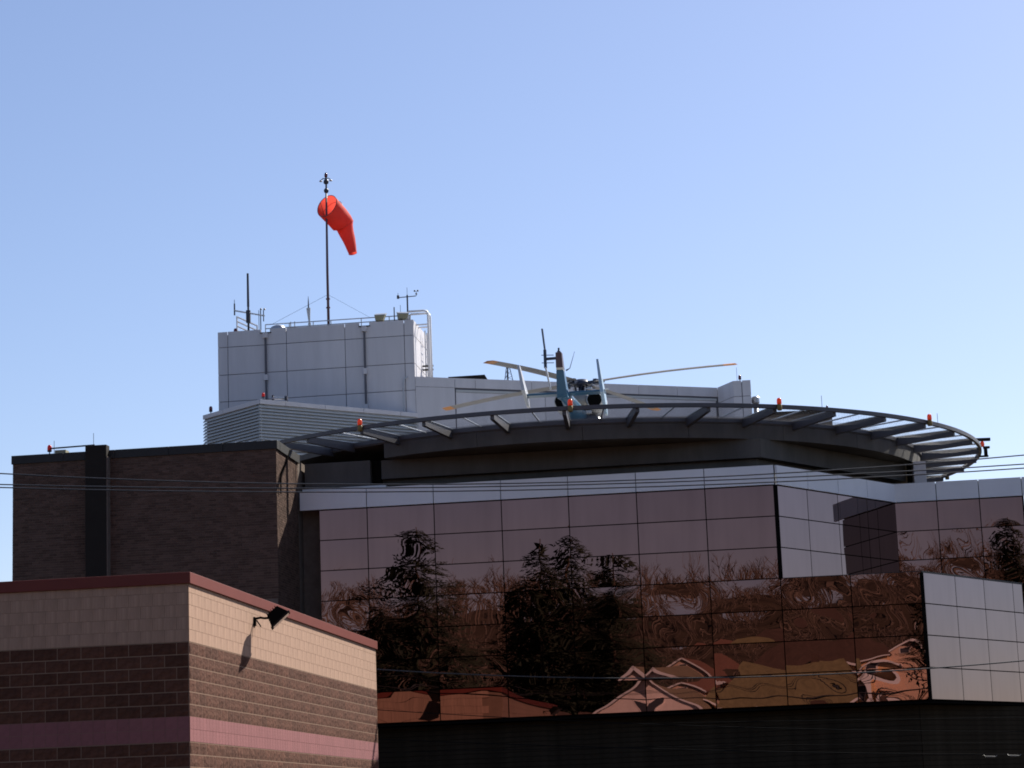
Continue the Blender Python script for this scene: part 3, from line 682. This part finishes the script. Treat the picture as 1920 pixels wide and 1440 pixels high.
M['sock_seam'] = mat('sock_seam', (.42,.05,.05), .8)
def windsock():
    t = thing('windsock', 'orange windsock drooping from a tall thin pole on the tower roof', 'windsock', W(-17.78, 83.86, TZ-.1))
    MB().ring([(0,0,0),(.0,0,2.5),(.03,0,6.0)], [.055,.05,.035], 10).obj('pole', M['pole_paint'], t, True)
    MB().box(-.07,.07,-.06,.06,.0,.18).obj('foot', M['galv'], t)
    for z in (1.35, 1.0): MB().box(-.075,.075,-.04,.04,z,z+.05).obj('clamp', M['pole_paint'], t)
    # fabric sleeve swept along a sagging curve
    P = [Vector((.04,.02,5.14)), Vector((.20,.24,4.95)), Vector((.36,.46,4.76)), Vector((.50,.64,4.58)), Vector((.57,.73,4.48)), Vector((.60,.75,4.38)), Vector((.66,.77,4.15)), Vector((.73,.79,3.90)), Vector((.81,.80,3.60)), Vector((.88,.80,3.34))]
    rr = [.49,.48,.47,.455,.43,.385,.34,.295,.24,.19]
    n = 28; mb = MB()
    m0 = Vector((.42,.80,-.30)).normalized()
    for i, p in enumerate(P):
        d = (P[min(i+1,len(P)-1)] - P[max(i-1,0)]).normalized()
        if i == 0: d = m0
        if i == 1: d = (m0 + d).normalized()
        x = d.cross(Vector((0,0,1))).normalized(); y = x.cross(d).normalized()
        for k in range(n):
            a = 2*pi*k/n; r = rr[i]*(1 + (.045*sin(a*3+i*1.3) if i > 3 else .012*sin(a*5+i*2))); fl = 1.0 if i < 4 else .85
            mb.v.append(tuple(p + x*cos(a)*r + y*sin(a)*r*fl))
    for i in range(len(P)-1):
        for k in range(n):
            l = (k+1) % n; mb.f.append((i*n+k, i*n+l, (i+1)*n+l, (i+1)*n+k))
    s = mb.obj('sleeve', M['sock'], t, True)
    x = m0.cross(Vector((0,0,1))).normalized(); y = x.cross(m0).normalized()
    MB().ring([P[0] + (x*cos(2*pi*k/32) + y*sin(2*pi*k/32))*.472 for k in range(32)], .014, 6, closed=True).obj('hoop', M['pole_paint'], t)
    q = P[0] + m0*.42
    MB().ring([q + (x*cos(2*pi*k/32) + y*sin(2*pi*k/32))*.455 for k in range(32)], .012, 6, closed=True).obj('hoop', M['pole_paint'], t)
    for i_, w_ in ((4,.008),(9,.006)):
        dd = (P[min(i_+1,9)]-P[i_-1]).normalized(); xx = dd.cross(Vector((0,0,1))).normalized(); yy = xx.cross(dd).normalized()
        MB().ring([P[i_] + (xx*cos(2*pi*k/28)*(1+.045*sin(6*pi*k/28+i_*1.3)) + yy*sin(2*pi*k/28)*.86*(1+.045*sin(6*pi*k/28+i_*1.3)))*(rr[i_]+.004) for k in range(28)], w_, 5, closed=True).obj('seam', M['sock_seam'], t)
    for a in (.5, 2.6, 4.7): MB().tube(P[0] + (x*cos(a)+y*sin(a))*.46, q + (x*cos(a+.9)+y*sin(a+.9))*.45, .01, 5).obj('strut', M['pole_paint'], t)
    MB().lathe([(.05,5.66),(.09,5.70),(.10,5.78),(.06,5.84)], 10, (.03,0,0)).obj('swivel', M['mast_dark'], t, True)
    MB().lathe([(.035,5.84),(.035,6.02),(.09,6.04),(.11,6.12),(.08,6.2),(.03,6.24),(.03,6.3)], 10, (.03,0,0)).obj('lamp_holder', M['mast_dark'], t, True)
    for s_ in (-1,1):
        a = MB().ring([(.03,0,6.26),(.03+s_*.12,-.03,6.25),(.03+s_*.2,-.05,6.17)], .018, 6).obj('lamp_arm', M['mast_dark'], t)
        MB().lathe([(.02,.05),(.07,0),(.05,-.02)], 10, (.03+s_*.2,-.05,6.14)).obj('lamp_shade', M['galv'], a)
    MB().lathe([(.05,6.30),(.065,6.34),(.065,6.42),(.04,6.48),(.0,6.50)], 10, (.03,0,0)).obj('beacon_lens', M['dark_lens'], t, True)
    for e in ((-2.2,-.35,.42),(1.75,-.35,.42)): MB().tube((0,0,1.55), e, .006, 4).obj('guy_wire', M['cable_grey'], t)
windsock()

def roof_bits():
    t = thing('antenna_mast', 'tall dark mast with slanted crossarm at the left of the tower roof', 'antenna', W(-21.1, 84.36, TZ-.1))
    MB().ring([(0,0,0),(0,0,1.4)], [.045,.04], 8).obj('lower_mast', M['mast_dark'], t)
    MB().ring([(0,0,1.4),(0,0,2.75)], [.05,.042], 8).obj('whip', M['mast_dark'], t)
    MB().tube((-.62,.25,1.34),(.72,-.3,.92), .03, 6).obj('crossarm', M['galv'], t)
    MB().tube((-.62,.25,1.15),(-.62,.25,1.62), .03, 6).tube((-.62,.25,1.62),(-.62,.25,1.78), .012, 6).obj('vane', M['mast_dark'], t)
    a = MB().tube((.68,-.28,.7),(.68,-.28,1.15), .02, 6).obj('sensor_post', M['mast_dark'], t)
    MB().lathe([(.0,0),(.05,.04),(.03,.08)], 8, (.72,-.28,1.14)).lathe([(.0,0),(.05,.04),(.03,.08)], 8, (.58,-.28,1.15)).obj('cup', M['mast_dark'], a)
    MB().box(-.08,.08,-.06,.06,.75,1.25).obj('junction_box', M['mast_dark'], t)
    MB().tube((.4,.1,0),(.4,.1,1.25), .012, 6).obj('thin_post', M['cable_grey'], t)
    MB().tube((.52,-.1,0),(.52,-.1,1.2), .02, 6).obj('thin_post', M['cable_grey'], t)
    t = thing('whip_antenna', 'short whip antenna with grey canister beside the windsock pole', 'antenna', W(-18.5, 83.7, TZ-.1))
    MB().tube((0,0,0),(-.0,0,.42), .06, 8).obj('base', M['galv'], t)
    MB().ring([(0,0,.4),(-.02,0,.75),(-.03,0,1.02)], [.03,.06,.085], 8).obj('canister', M['galv'], t)
    MB().ring([(-.03,0,1.0),(-.03,0,1.28),(-.03,0,1.5)], [.03,.022,.006], 6).obj('whip', M['mast_dark'], t)
    t = thing('weather_station', 'thin mast with crossbar wind vane and spinning cups above right tower corner', 'weather station', W(-14.57, 83.46, TZ-.1))
    MB().ring([(0,0,0),(0,0,1.22)], .032, 8).obj('mast', M['mast_dark'], t)
    MB().tube((0,0,1.2),(0,0,1.52), .008, 6).obj('tip', M['mast_dark'], t)
    MB().tube((-.36,0,1.14),(.34,0,1.16), .018, 6).obj('crossbar', M['mast_dark'], t)
    MB().lathe([(.05,1.10),(.05,1.22),(.0,1.25)], 8, (-.36,0,0)).tube((-.36,0,1.22),(-.36,0,1.32), .01, 5).obj('vane', M['mast_dark'], t)
    for dx, dz in ((.36,1.20),(.30,1.32),(.42,1.32)): MB().lathe([(.0,0),(.045,.03),(.03,.07)], 8, (dx,0,dz)).obj('cup', M['mast_dark'], t)
    MB().tube((.36,0,1.16),(.36,0,1.34), .012, 5).obj('cup_post', M['mast_dark'], t)
    for u, lab, rz in ((-15.6,'olive floodlight tilted up on the tower roof rail nearer the windsock',0),(-14.72,'olive floodlight on the tower roof at its right corner',.35)):
        t = thing('roof_floodlight', lab, 'floodlight', W(u, 83.16, TZ), -TH + rz, 'floodlights on the tower roof')
        vs = [(-.13,-.1,.08),(.09,-.1,.08),(.09,.12,.08),(-.13,.12,.08),(-.15,-.14,.25),(.17,-.14,.25),(.17,.16,.36),(-.15,.16,.36)]
        MB().add(vs, [(0,3,2,1),(4,5,6,7),(0,1,5,4),(1,2,6,5),(2,3,7,6),(3,0,4,7)]).obj('housing', M['olive_grey'], t, bevel=.01)
        l = MB().add([(-.155,-.145,.252),(.175,-.145,.252),(.175,.165,.364),(-.155,.165,.364),(-.155,-.145,.272),(.175,-.145,.272),(.175,.165,.384),(-.155,.165,.384)], [(0,3,2,1),(4,5,6,7),(0,1,5,4),(1,2,6,5),(2,3,7,6),(3,0,4,7)]).obj('lens_frame', M['galv'], t)
        MB().tube((0,0,-.1),(0,0,.1), .02, 6).obj('stand', M['galv'], t)
        t.scale = (1.3,1.3,1.15)
    t = thing('vent_dome', 'round metal vent cap shining at the left of the tower roof', 'roof vent', W(-19.73, 83.6, TZ-.1))
    MB().lathe([(.18,0),(.18,.12),(.32,.13),(.33,.22),(.27,.32),(.15,.38),(0,.40)], 20).obj('cap', M['galv'], t, True)
    MB().box(.42,.78,-.1,.1,.05,.28).obj('fan_box', M['olive_grey'], t)
    for x in (.5,.66): MB().tube((x,0,.28),(x,0,.5), .022, 6).obj('pipe', M['galv'], t)
    rod(W(-15.08,83.36,TZ-.1), .75, 'dark short rod between the two tower roof floodlights', .022, 'mast_dark')
    rod(W(-14.86,83.5,TZ-.1), .85, 'hair-thin rod just behind the right corner floodlight', .008, 'cable_grey')
    def beacon(loc, lab, lens, s=1.0, nm='obstruction_light'):
        t = thing(nm, lab, 'warning light', loc, -TH, 'red warning lights on the roofs')
        MB().tube((0,0,0),(0,0,.13*s), .025*s, 6).obj('stem', M['mast_dark'], t)
        MB().lathe([(.03,.12),(.075,.14),(.08,.18)], 10).obj('base', M['mast_dark'], t)
        MB().lathe([(.07,.18),(.075,.24),(.07,.31),(.04,.36),(0,.37)], 12).obj('lens', M[lens], t, True)
        if s != 1: t.scale = (s,s,s)
    beacon(W(-21.5,83.86,TZ-.02), 'dark red warning light on the far left corner of the tower roof', 'dark_lens')
    beacon(W(-20.85,60.2,12.08), 'red warning light beside a box on the brick parapet', 'red_lens', .85)
    beacon(Vector((-9.05,80.15,16.80)), 'bright red warning light on the louvered enclosure corner', 'red_lens', .8)
    beacon(Vector((-11.3,82.6,16.80)), 'dark warning light at the left end of the louvered enclosure', 'dark_lens', .9)
    beacon(Vector((9.05,87.6,18.22)), 'dark red warning light on the right end of the long white penthouse', 'dark_lens', .8)
    beacon(Vector((12.25,86.3,16.7)), 'tiny dark lamp on the brown stair housing roof', 'dark_lens', .6)
    rod(W(-20.75,60.3,12.1), .42, 'thin rod beside the red light on the brick parapet')
    rod(W(-19.6,60.3,12.25), .42, 'thin rod on top of the dark flue casing')
    rod(Vector((8.95,87.7,18.22)), .62, 'thin rod beside the red light on the long white penthouse')
    rod(Vector((-3.05,85.4,18.2)), .75, 'thin rod at the foot of the roof ladder')
    t = thing('security_camera', 'tube shaped camera lying on the louvered enclosure roof', 'camera', Vector((-8.55,80.5,16.86)), R(-10))
    MB().tube((-.2,0,.09),(.28,0,.06), .055, 10).obj('body', M['galv'], t)
    MB().lathe([(.085,0),(.095,.03),(.08,.09)], 10, (.26,0,.06), (1,0,0)).obj('hood', M['mast_dark'], t)
    MB().box(-.22,-.16,-.05,.05,-.06,.2).obj('mount', M['mast_dark'], t)
roof_bits()

# ------------------------------------------------------------------ louvered enclosure
def louvers():
    c = Vector((-9.16,80.0,0)); a = Vector((-3.62,84.04,0)); b = Vector((-11.59,82.78,0))
    t = thing('louver_enclosure', 'white louvered equipment enclosure corner in front of the tower', 'enclosure', c, 0)
    ca, cb = a-c, b-c
    MB().prism([(0,.12),(ca.x-.05,ca.y+.12),(ca.x-2,ca.y+3),(cb.x+2,cb.y+3),(cb.x+.1,cb.y+.1)], 10.9, 16.7).obj('core', M['joint'], t)
    for e in (ca, cb):
        L = e.length; d = e.normalized(); nrm = Vector((d.y,-d.x,0)); nrm = nrm if nrm.y < 0 else -nrm
        joints = [0, 1.05, 2.72, 4.4, 6.05, L] if e is ca else [0, 2.35, L]
        for i in range(len(joints)-1):
            p = d*(joints[i]+(.008 if i else -.02)); q = d*(joints[i+1]-.008)
            MB().prism([((p+nrm*.05).x,(p+nrm*.05).y),((q+nrm*.05).x,(q+nrm*.05).y),((q-nrm*.25).x,(q-nrm*.25).y),((p-nrm*.25).x,(p-nrm*.25).y)], 16.66, 16.82).obj('coping', M['white_panel'], t, bevel=.005)
        me = MB(); prof = [(.015,0),(.03,-.005),(-.075,.125),(-.09,.125)]
        # sloping blade: bottom edge stands out, top edge tucked in
        for s in (-.03, L):
            for o_, z in ((.035,0),(.035,.028),(-.05,.128),(-.065,.118)):
                p = d*s + nrm*o_; me.v.append((p.x,p.y,z))
        me.f = [(0,1,2,3),(7,6,5,4)] + [(i,4+i,4+(i+1)%4,(i+1)%4) for i in range(4)]
        m_ = me.mesh('slat', M['louver'])
        for k in range(24):
            o = link('slat', m_, t); o.location = (0,0,16.53 - k*.118)
louvers()

# ------------------------------------------------------------------ long white penthouse and things on it
def penthouse():
    P0, P1, P2, P3 = Vector((-3.68,84.01,0)), Vector((8.24,88.71,0)), Vector((8.75,87.41,0)), Vector((9.44,87.33,0))
    t = thing('roof_penthouse', 'long white panelled roof penthouse behind the helicopter', 'penthouse', P0, 0)
    z1, zb = 18.24, 17.86
    d = (P1-P0).normalized(); n_ = Vector((d.y,-d.x,0)); L = (P1-P0).length
    q = [P-P0 for P in (P0,P1,P2,P3)]
    ins = lambda p, k=.04: (p.x - n_.x*k, p.y - n_.y*k)
    MB().prism([ins(q[0]), ins(q[1]), (q[1].x+.02,q[1].y+.1),(q[2].x+.05,q[2].y+.04),(q[3].x-.03,q[3].y+.04),(q[3].x+.6,q[3].y+6),(q[0].x+1,q[0].y+6)], 10.9, z1-.05).obj('core', M['joint'], t)
    js = [.0, 1.60, 2.44, 4.78, 7.2, 9.34, 11.03, L]
    def strip(s0, s1, zz0, zz1, nm='panel', out=.0, th=.04, m='white_panel'):
        a = d*s0 + n_*out; b = d*s1 + n_*out; c = d*s1 + n_*(out-th); e = d*s0 + n_*(out-th)
        MB().prism([(a.x,a.y),(b.x,b.y),(c.x,c.y),(e.x,e.y)], zz0, zz1).obj(nm, M[m], t)
    for i in range(len(js)-1): strip(js[i]+.008, js[i+1]-.008, zb+.006, z1)
    strip(0.008, 1.585, 12.4, zb-.008)
    strip(1.61, L-.05, 17.79, zb, 'shadow_gap', -.03, .02, 'joint')
    strip(1.64, L-.06, 17.70, 17.79, 'door_header', -.0, .03, 'louver')
    for i in range(3): strip(1.64 + i*3.7, min(L-.06, 1.64+(i+1)*3.7-.02), 12.4, 17.69, 'recessed_panel', -.02, .02)
    for a, b, in ((q[1],q[2]),(q[2],q[3])):
        e = (b-a).normalized(); nn = Vector((e.y,-e.x,0)); ln = (b-a).length
        for s0, s1 in ([(0,ln)] if a is q[1] else [(0,.33),(.35,ln)]):
            for zz0, zz1 in ((12.4,17.60),(17.62,z1+.003)):
                p_ = [a+e*(s0+.004), a+e*(s1-.004), a+e*(s1-.004)-nn*.04, a+e*(s0+.004)-nn*.04]
                MB().prism([(p.x,p.y) for p in p_], zz0, zz1).obj('panel', M['white_panel'], t)
    MB().ring([(-.46,-.06,12.5),(-.46,-.06,18.0),(-.40,-.06,18.17),(-.28,-.06,18.24)], .03, 6).obj('conduit', M['galv'], t)
penthouse()
def pent_bits():
    t = thing('roof_hatch', 'dark tilted panel standing on the long white penthouse roof', 'roof panel', Vector((-2.6,90,18.0)), 0)
    MB().add([(0,0,1.36),(1.5,0,1.40),(1.62,.0,1.16),(.2,0,1.0),(0,.9,1.42),(1.5,.9,1.46),(1.7,.9,1.2),(.2,.9,1.0)], [(0,3,2,1),(4,5,6,7),(0,1,5,4),(1,2,6,5),(2,3,7,6),(3,0,4,7)]).obj('panel', M['dark_metal'], t)
    for x in (.2,1.4): MB().box(x,x+.08,.3,.4,0,1.35).obj('leg', M['dark_metal'], t)
    t = thing('lattice_mast', 'small dark lattice mast behind the helicopter rotor', 'antenna', Vector((-.15,91,18.0)), 0)
    for k in range(3):
        a = 2*pi*k/3 + .3; b = 2*pi*(k+1)/3 + .3
        MB().tube((.36*cos(a),.36*sin(a),.6),(.06*cos(a),.06*sin(a),1.95), .016, 5).obj('leg', M['mast_dark'], t)
        for q in range(6):
            r0 = .36-.05*q; z = .75+q*.2
            MB().tube((r0*cos(a),r0*sin(a),z),((r0-.03)*cos(b),(r0-.03)*sin(b),z+.16), .009, 4).obj('brace', M['mast_dark'], t)
    MB().tube((0,0,.0),(0,0,2.0), .022, 6).obj('pole', M['mast_dark'], t)
    t = thing('flue_pipe', 'grey steel flue pipe at the right end of the penthouse', 'flue', Vector((9.68,88.1,10.9)), 0)
    MB().tube((0,0,0),(0,0,6.55), .10, 12).obj('pipe', M['galv'], t, True)
    MB().lathe([(.10,6.5),(.16,6.55),(.16,6.75),(.12,6.8)], 12).obj('cap', M['galv'], t)
    t = thing('stair_housing', 'plain brown stair housing beyond the helideck net', 'roof building', Vector((9.75,86.2,0)), 0)
    MB().box(0,2.66,0,3,10.9,16.60).obj('wall', M['brown_box'], t)
    MB().box(-.05,2.73,-.06,3.05,16.60,16.72).obj('roof', M['dark_metal'], t)
    for x in (.9,1.8): MB().box(x,x+.02,-.006,.0,10.9,16.6).obj('seam', M['black'], t)
pent_bits()

# ------------------------------------------------------------------ overhead wires
def wire(pts, r, label, m='cable', grp='overhead wires across the street', name='power_line'):
    # quadratic through three points, drawn as a thin tube
    (x0,z0),(x1,z1),(x2,z2), Y, xa, xb = pts
    def f(x): return z0*(x-x1)*(x-x2)/((x0-x1)*(x0-x2)) + z1*(x-x0)*(x-x2)/((x1-x0)*(x1-x2)) + z2*(x-x0)*(x-x1)/((x2-x0)*(x2-x1))
    o = MB().ring([(xa+(xb-xa)*k/40 - xa, Y[0]+Y[1]*(xa+(xb-xa)*k/40), f(xa+(xb-xa)*k/40)) for k in range(41)], r, 5).obj(name, M[m])
    o.location = (xa,0,0)
    return tag(o, label, 'wire', grp)
k = 33/22
S = lambda x, z: (x*k, 1.6 + (z-1.6)*k)
wire((S(-5.11,5.14), S(-.67,4.86), S(5.04,4.93), (33,0), -22, 22), .010, 'highest of the three thin black wires crossing the whole view')
wire((S(-5.11,5.03), S(-.67,4.83), S(5.03,4.84), (33,0), -22, 22), .010, 'middle one of the three thin black wires crossing the whole view')
wire((S(-5.11,5.00), S(-.67,4.79), S(5.03,4.80), (33,0), -22, 22), .010, 'lowest of the three thin black wires crossing the whole view')
k = 57/22
g2 = 'service cables in front of the dark ground storey'
wire((S(-1.46,3.07), S(1.19,2.88), S(3.94,2.87), (57,0), -6, 18), .017, 'thick dark cable across the lower glass panes', grp=g2, name='service_cable')
wire((S(-1.47,2.68), S(1.73,2.40), S(4.82,2.23), (57,0), -6, 18), .009, 'grey cable sloping down along the top of the dark storey', 'cable_grey', grp=g2, name='service_cable')
wire((S(-1.5,2.40), S(1.72,2.17), S(4.80,2.01), (57,0), -6, 18), .010, 'pale cable carrying the splices at lower right', 'cable_grey', grp=g2, name='service_cable')
wire((S(-1.5,2.50), S(1.73,2.44), S(4.83,2.37), (57.3,0), -6, 18), .007, 'thin cable rising to the right on the dark storey, upper', 'cable_grey', grp=g2, name='service_cable')
wire((S(-1.5,2.27), S(1.72,2.21), S(4.81,2.13), (57.3,0), -6, 18), .007, 'thin cable rising to the right on the dark storey, lower', 'cable_grey', grp=g2, name='service_cable')
for x, lab in ((4.47,'left pale splice lump on the lowest cable at lower right'),(4.70,'right pale splice lump on the lowest cable at lower right')):
    X, Z = S(x, 2.008)
    t = thing('cable_splice', lab, 'cable splice', Vector((X,56.95,Z)), 0, 'splices on the lowest cable'); t.scale = (.9,.9,.6)
    MB().tube((-.12,0,.0),(.14,0,-.02), .016, 8).obj('sleeve', M['cowl'], t)
    MB().ring([(-.18,0,.05),(-.1,-.02,-.04),(.02,-.03,-.05),(.16,-.02,-.03),(.2,0,.03)], .008, 5).obj('loop', M['cowl'], t)

# ------------------------------------------------------------------ what the glass mirrors: trees, woods, houses opposite
def conifer(x, y, H, rad, lab, seed, lean=0):
    rg = random.Random(seed); z0 = ground_h(x, y)
    t = thing('conifer', lab, 'tree', Vector((x,y,z0)), 0, 'conifers mirrored in the glass front')
    MB().ring([(0,0,-.2),(0,0,H*.5),(lean,0,H)], [.28,.18,.03], 8).obj('trunk', M['bark'], t)
    mb = MB(); z = H*.05
    while z < H*.985:
        f = 1 - z/H; R_ = rad*(f**.62)*(1+.18*sin(z*1.7+seed)+.1*sin(z*.6+2*seed)) + .55
        for k in range(int(6 + 8*f)):
            a = rg.uniform(0, 2*pi); r = R_*rg.uniform(.5,1.15); dr = -.25*r + .12*r*r/rad
            n = max(6, int(r*11))
            for q in range(n):
                s = ((q+rg.random())/n)**.8; px, py, pz = cos(a)*r*s, sin(a)*r*s, z + dr*s + rg.uniform(-.16,.16)
                l = .42*(1.15-s*.5)*rg.uniform(.6,1.3); wd = .05*rg.uniform(.7,1.5)
                b = a + rg.uniform(-1.2,1.2); c, s_ = cos(b), sin(b); tz = rg.uniform(-.5,.25)
                i = len(mb.v); mb.v += [(px-s_*wd, py+c*wd, pz-.03), (px+s_*wd, py-c*wd, pz+.05), (px+c*l, py+s_*l, pz+tz*l)]
                mb.f.append((i,i+1,i+2))
        z += .26 + .08*f
    mb.obj('foliage', M['needles'], t)
conifer(-31.8,-30,19.2,7.4,'big dark conifer mirrored in the left half of the glass front',1)
conifer(-35.6,-31,14.5,5.6,'smaller conifer mirrored left of the biggest one',2)
conifer(-22.6,-30,17.6,4.6,'slim dark conifer mirrored near the middle of the glass',3)
conifer(-20.6,-31,18.4,5.4,'tallest conifer of the middle pair mirrored in the glass',4)
conifer(-17.2,-30,16.6,5.4,'ragged conifer mirrored right of the middle pair',5)
conifer(-25.0,-33,14.5,5.0,'broad conifer low between the mirrored middle trees',9)
conifer(-18.9,-34,15.8,4.8,'dense conifer behind the mirrored middle pair',10)
conifer(-28.2,-27,11.0,4.2,'low bushy conifer mirrored right of the biggest one',11)
conifer(5.4,-26,15.2,3.4,'slim conifer mirrored at the left of the far right wing',6)
conifer(11.4,-26,18.3,4.6,'large conifer mirrored at the far right glass edge',8)

def bare_tree(mb, x, y, z, H, rg, lv0):
    def branch(p, d, L, r, lv):
        q = p + d*L
        t = d; a = Vector((0,0,1)) if abs(t.z) < .9 else Vector((1,0,0)); u_ = t.cross(a).normalized(); v_ = u_.cross(t)
        n = len(mb.v)
        for c, rr in ((p, r), (q, r*.6)):
            for k in range(3): mb.v.append(tuple(c + (u_*cos(2.1*k) + v_*sin(2.1*k))*rr))
        mb.f.extend([(n,n+1,n+4,n+3),(n+1,n+2,n+5,n+4),(n+2,n,n+3,n+5)])
        if lv == 0: return
        for k in range(3 if lv > 1 else 4):
            e = (d + Vector((rg.uniform(-.8,.8), rg.uniform(-.8,.8), rg.uniform(-.1,.6)))).normalized()
            branch(p + d*L*rg.uniform(.55,1), e, L*rg.uniform(.5,.75), r*.55, lv-1)
    branch(Vector((x,y,z)), Vector((rg.uniform(-.08,.08),0,1)).normalized(), H*.42, .12, lv0)
def woods():
    rg = random.Random(5); mb = MB()
    for i in range(3200):
        y = -rg.uniform(52,185); x = rg.uniform(-120, 60) if i % 5 else rg.uniform(60,110)
        bare_tree(mb, x, y, ground_h(x,y)-.2, rg.uniform(3.5,7.5), rg, 3 if y < -140 and i % 2 else 2)
    tag(mb.obj('woods', M['twig']), 'leafless brown woods on the hill mirrored in the glass', kind='stuff')
woods()
def house(x, y, wd, dp_, hw, hr, rz, siding, roof, lab, gable_front=True, chim=False):
    z = ground_h(x,y) - .3
    t = thing('house', lab, 'house', Vector((x,y,z)), rz, 'houses mirrored in the glass front')
    w2 = wd/2
    m = MB()
    if gable_front:
        m.add([(-w2,0,0),(w2,0,0),(w2,0,hw),(0,0,hw+hr),(-w2,0,hw),(-w2,-dp_,0),(w2,-dp_,0),(w2,-dp_,hw),(0,-dp_,hw+hr),(-w2,-dp_,hw)],
              [(0,1,2,3,4)[::-1],(5,6,7,8,9),(0,5,9,4),(1,2,7,6)])
        m.obj('wall', M[siding], t)
        r = MB(); o = .35
        for s in (-1,1):
            r.add([(0,o,hw+hr+.03),(s*(w2+o),o,hw-o*hr/w2+.03),(s*(w2+o),-dp_-o,hw-o*hr/w2+.03),(0,-dp_-o,hw+hr+.03),(0,o,hw+hr+.22),(s*(w2+o),o,hw-o*hr/w2+.2),(s*(w2+o),-dp_-o,hw-o*hr/w2+.2),(0,-dp_-o,hw+hr+.22)],
                  [(0,1,2,3),(7,6,5,4),(0,4,5,1),(1,5,6,2),(2,6,7,3)])
        rf = r.obj('roof', M[roof], t)
    else:
        m.box(-w2,w2,-dp_,0,0,hw).obj('wall', M[siding], t)
        r = MB().add([(-w2-.4,.4,hw),(w2+.4,.4,hw),(w2+.4,-dp_-.4,hw),(-w2-.4,-dp_-.4,hw),(-w2+.8,-dp_/2,hw+hr),(w2-.8,-dp_/2,hw+hr)],[(0,1,2,3),(1,0,4,5),(3,2,5,4),(0,3,4),(2,1,5)])
        rf = r.obj('roof', M[roof], t)
    eb = MB()
    if gable_front:
        o = .36
        for s in (-1,1): eb.beam((s*(w2+o), o+.03, hw-o*hr/w2+.22), (0, o+.03, hw+hr+.26), .06, .28, up=(0,1,0) if False else (0,0,1))
        eb.obj('bargeboard', M['trim_white'], t)
    else:
        eb.box(-w2-.45, w2+.45, .38, .46, hw-.18, hw+.06); eb.obj('eaves_board', M['trim_white'], t)
    if chim: MB().box(w2*.3,w2*.3+.6,-dp_/2-.3,-dp_/2+.3,hw,hw+hr+.8).obj('chimney', M['brick'], rf)
    for (wx, wz) in ((-w2*.45,hw*.62),(w2*.45,hw*.62)) + (((0,hw+hr*.28),) if gable_front else ()):
        f = MB().box(wx-.5,wx+.5,.0,.05,wz-.7,wz+.7).obj('window', M['siding_white'], t); MB().box(wx-.4,wx+.4,.052,.06,wz-.6,wz+.6).obj('pane', M['house_glass'], f)
M['trim_white'] = mat('trim_white', (.75,.74,.72), .6)
M['roof_olive'] = mat('roof_olive', (.15,.125,.06), .95, var=.25, scale=3)
M['roof_red'] = mat('roof_red', (.060,.034,.024), .95, var=.25, scale=3)
house(-13.2,-20,7.4,9,5.6,3.9,.12,'siding_white','shingle','white gabled house mirrored low in the middle of the glass')
house(-4.9,-24,8.6,8,6.3,2.9,.0,'siding_tan','roof_olive','wide house with olive roof mirrored low at right', False, True)
house(-4.0,-36,9.0,9,8.2,3.2,.05,'siding_tan','roof_red','house with dark red roof mirrored above the olive roofed one', False, True)
house(1.0,-23,3.4,6,6.6,1.5,-.05,'siding_tan','shingle','small tan house mirrored at the lower right pane')
house(-14.5,-40,5.5,7,7.6,2.6,.1,'siding_pink','shingle_brown','pale house mirrored behind the white gabled one')
house(2.6,-38,5.0,7,8.6,2.6,-.1,'siding_pink','shingle_brown','pink house mirrored near the right corner pane')
house(14,-34,9,8,8.0,3.0,-.1,'siding_pink','shingle_brown','pale pink house mirrored in the far right wing')
house(-22,-16,9,7,4.9,2.4,.15,'shop_brown','roof_red','low brown shop mirrored beside the orange wall', False)
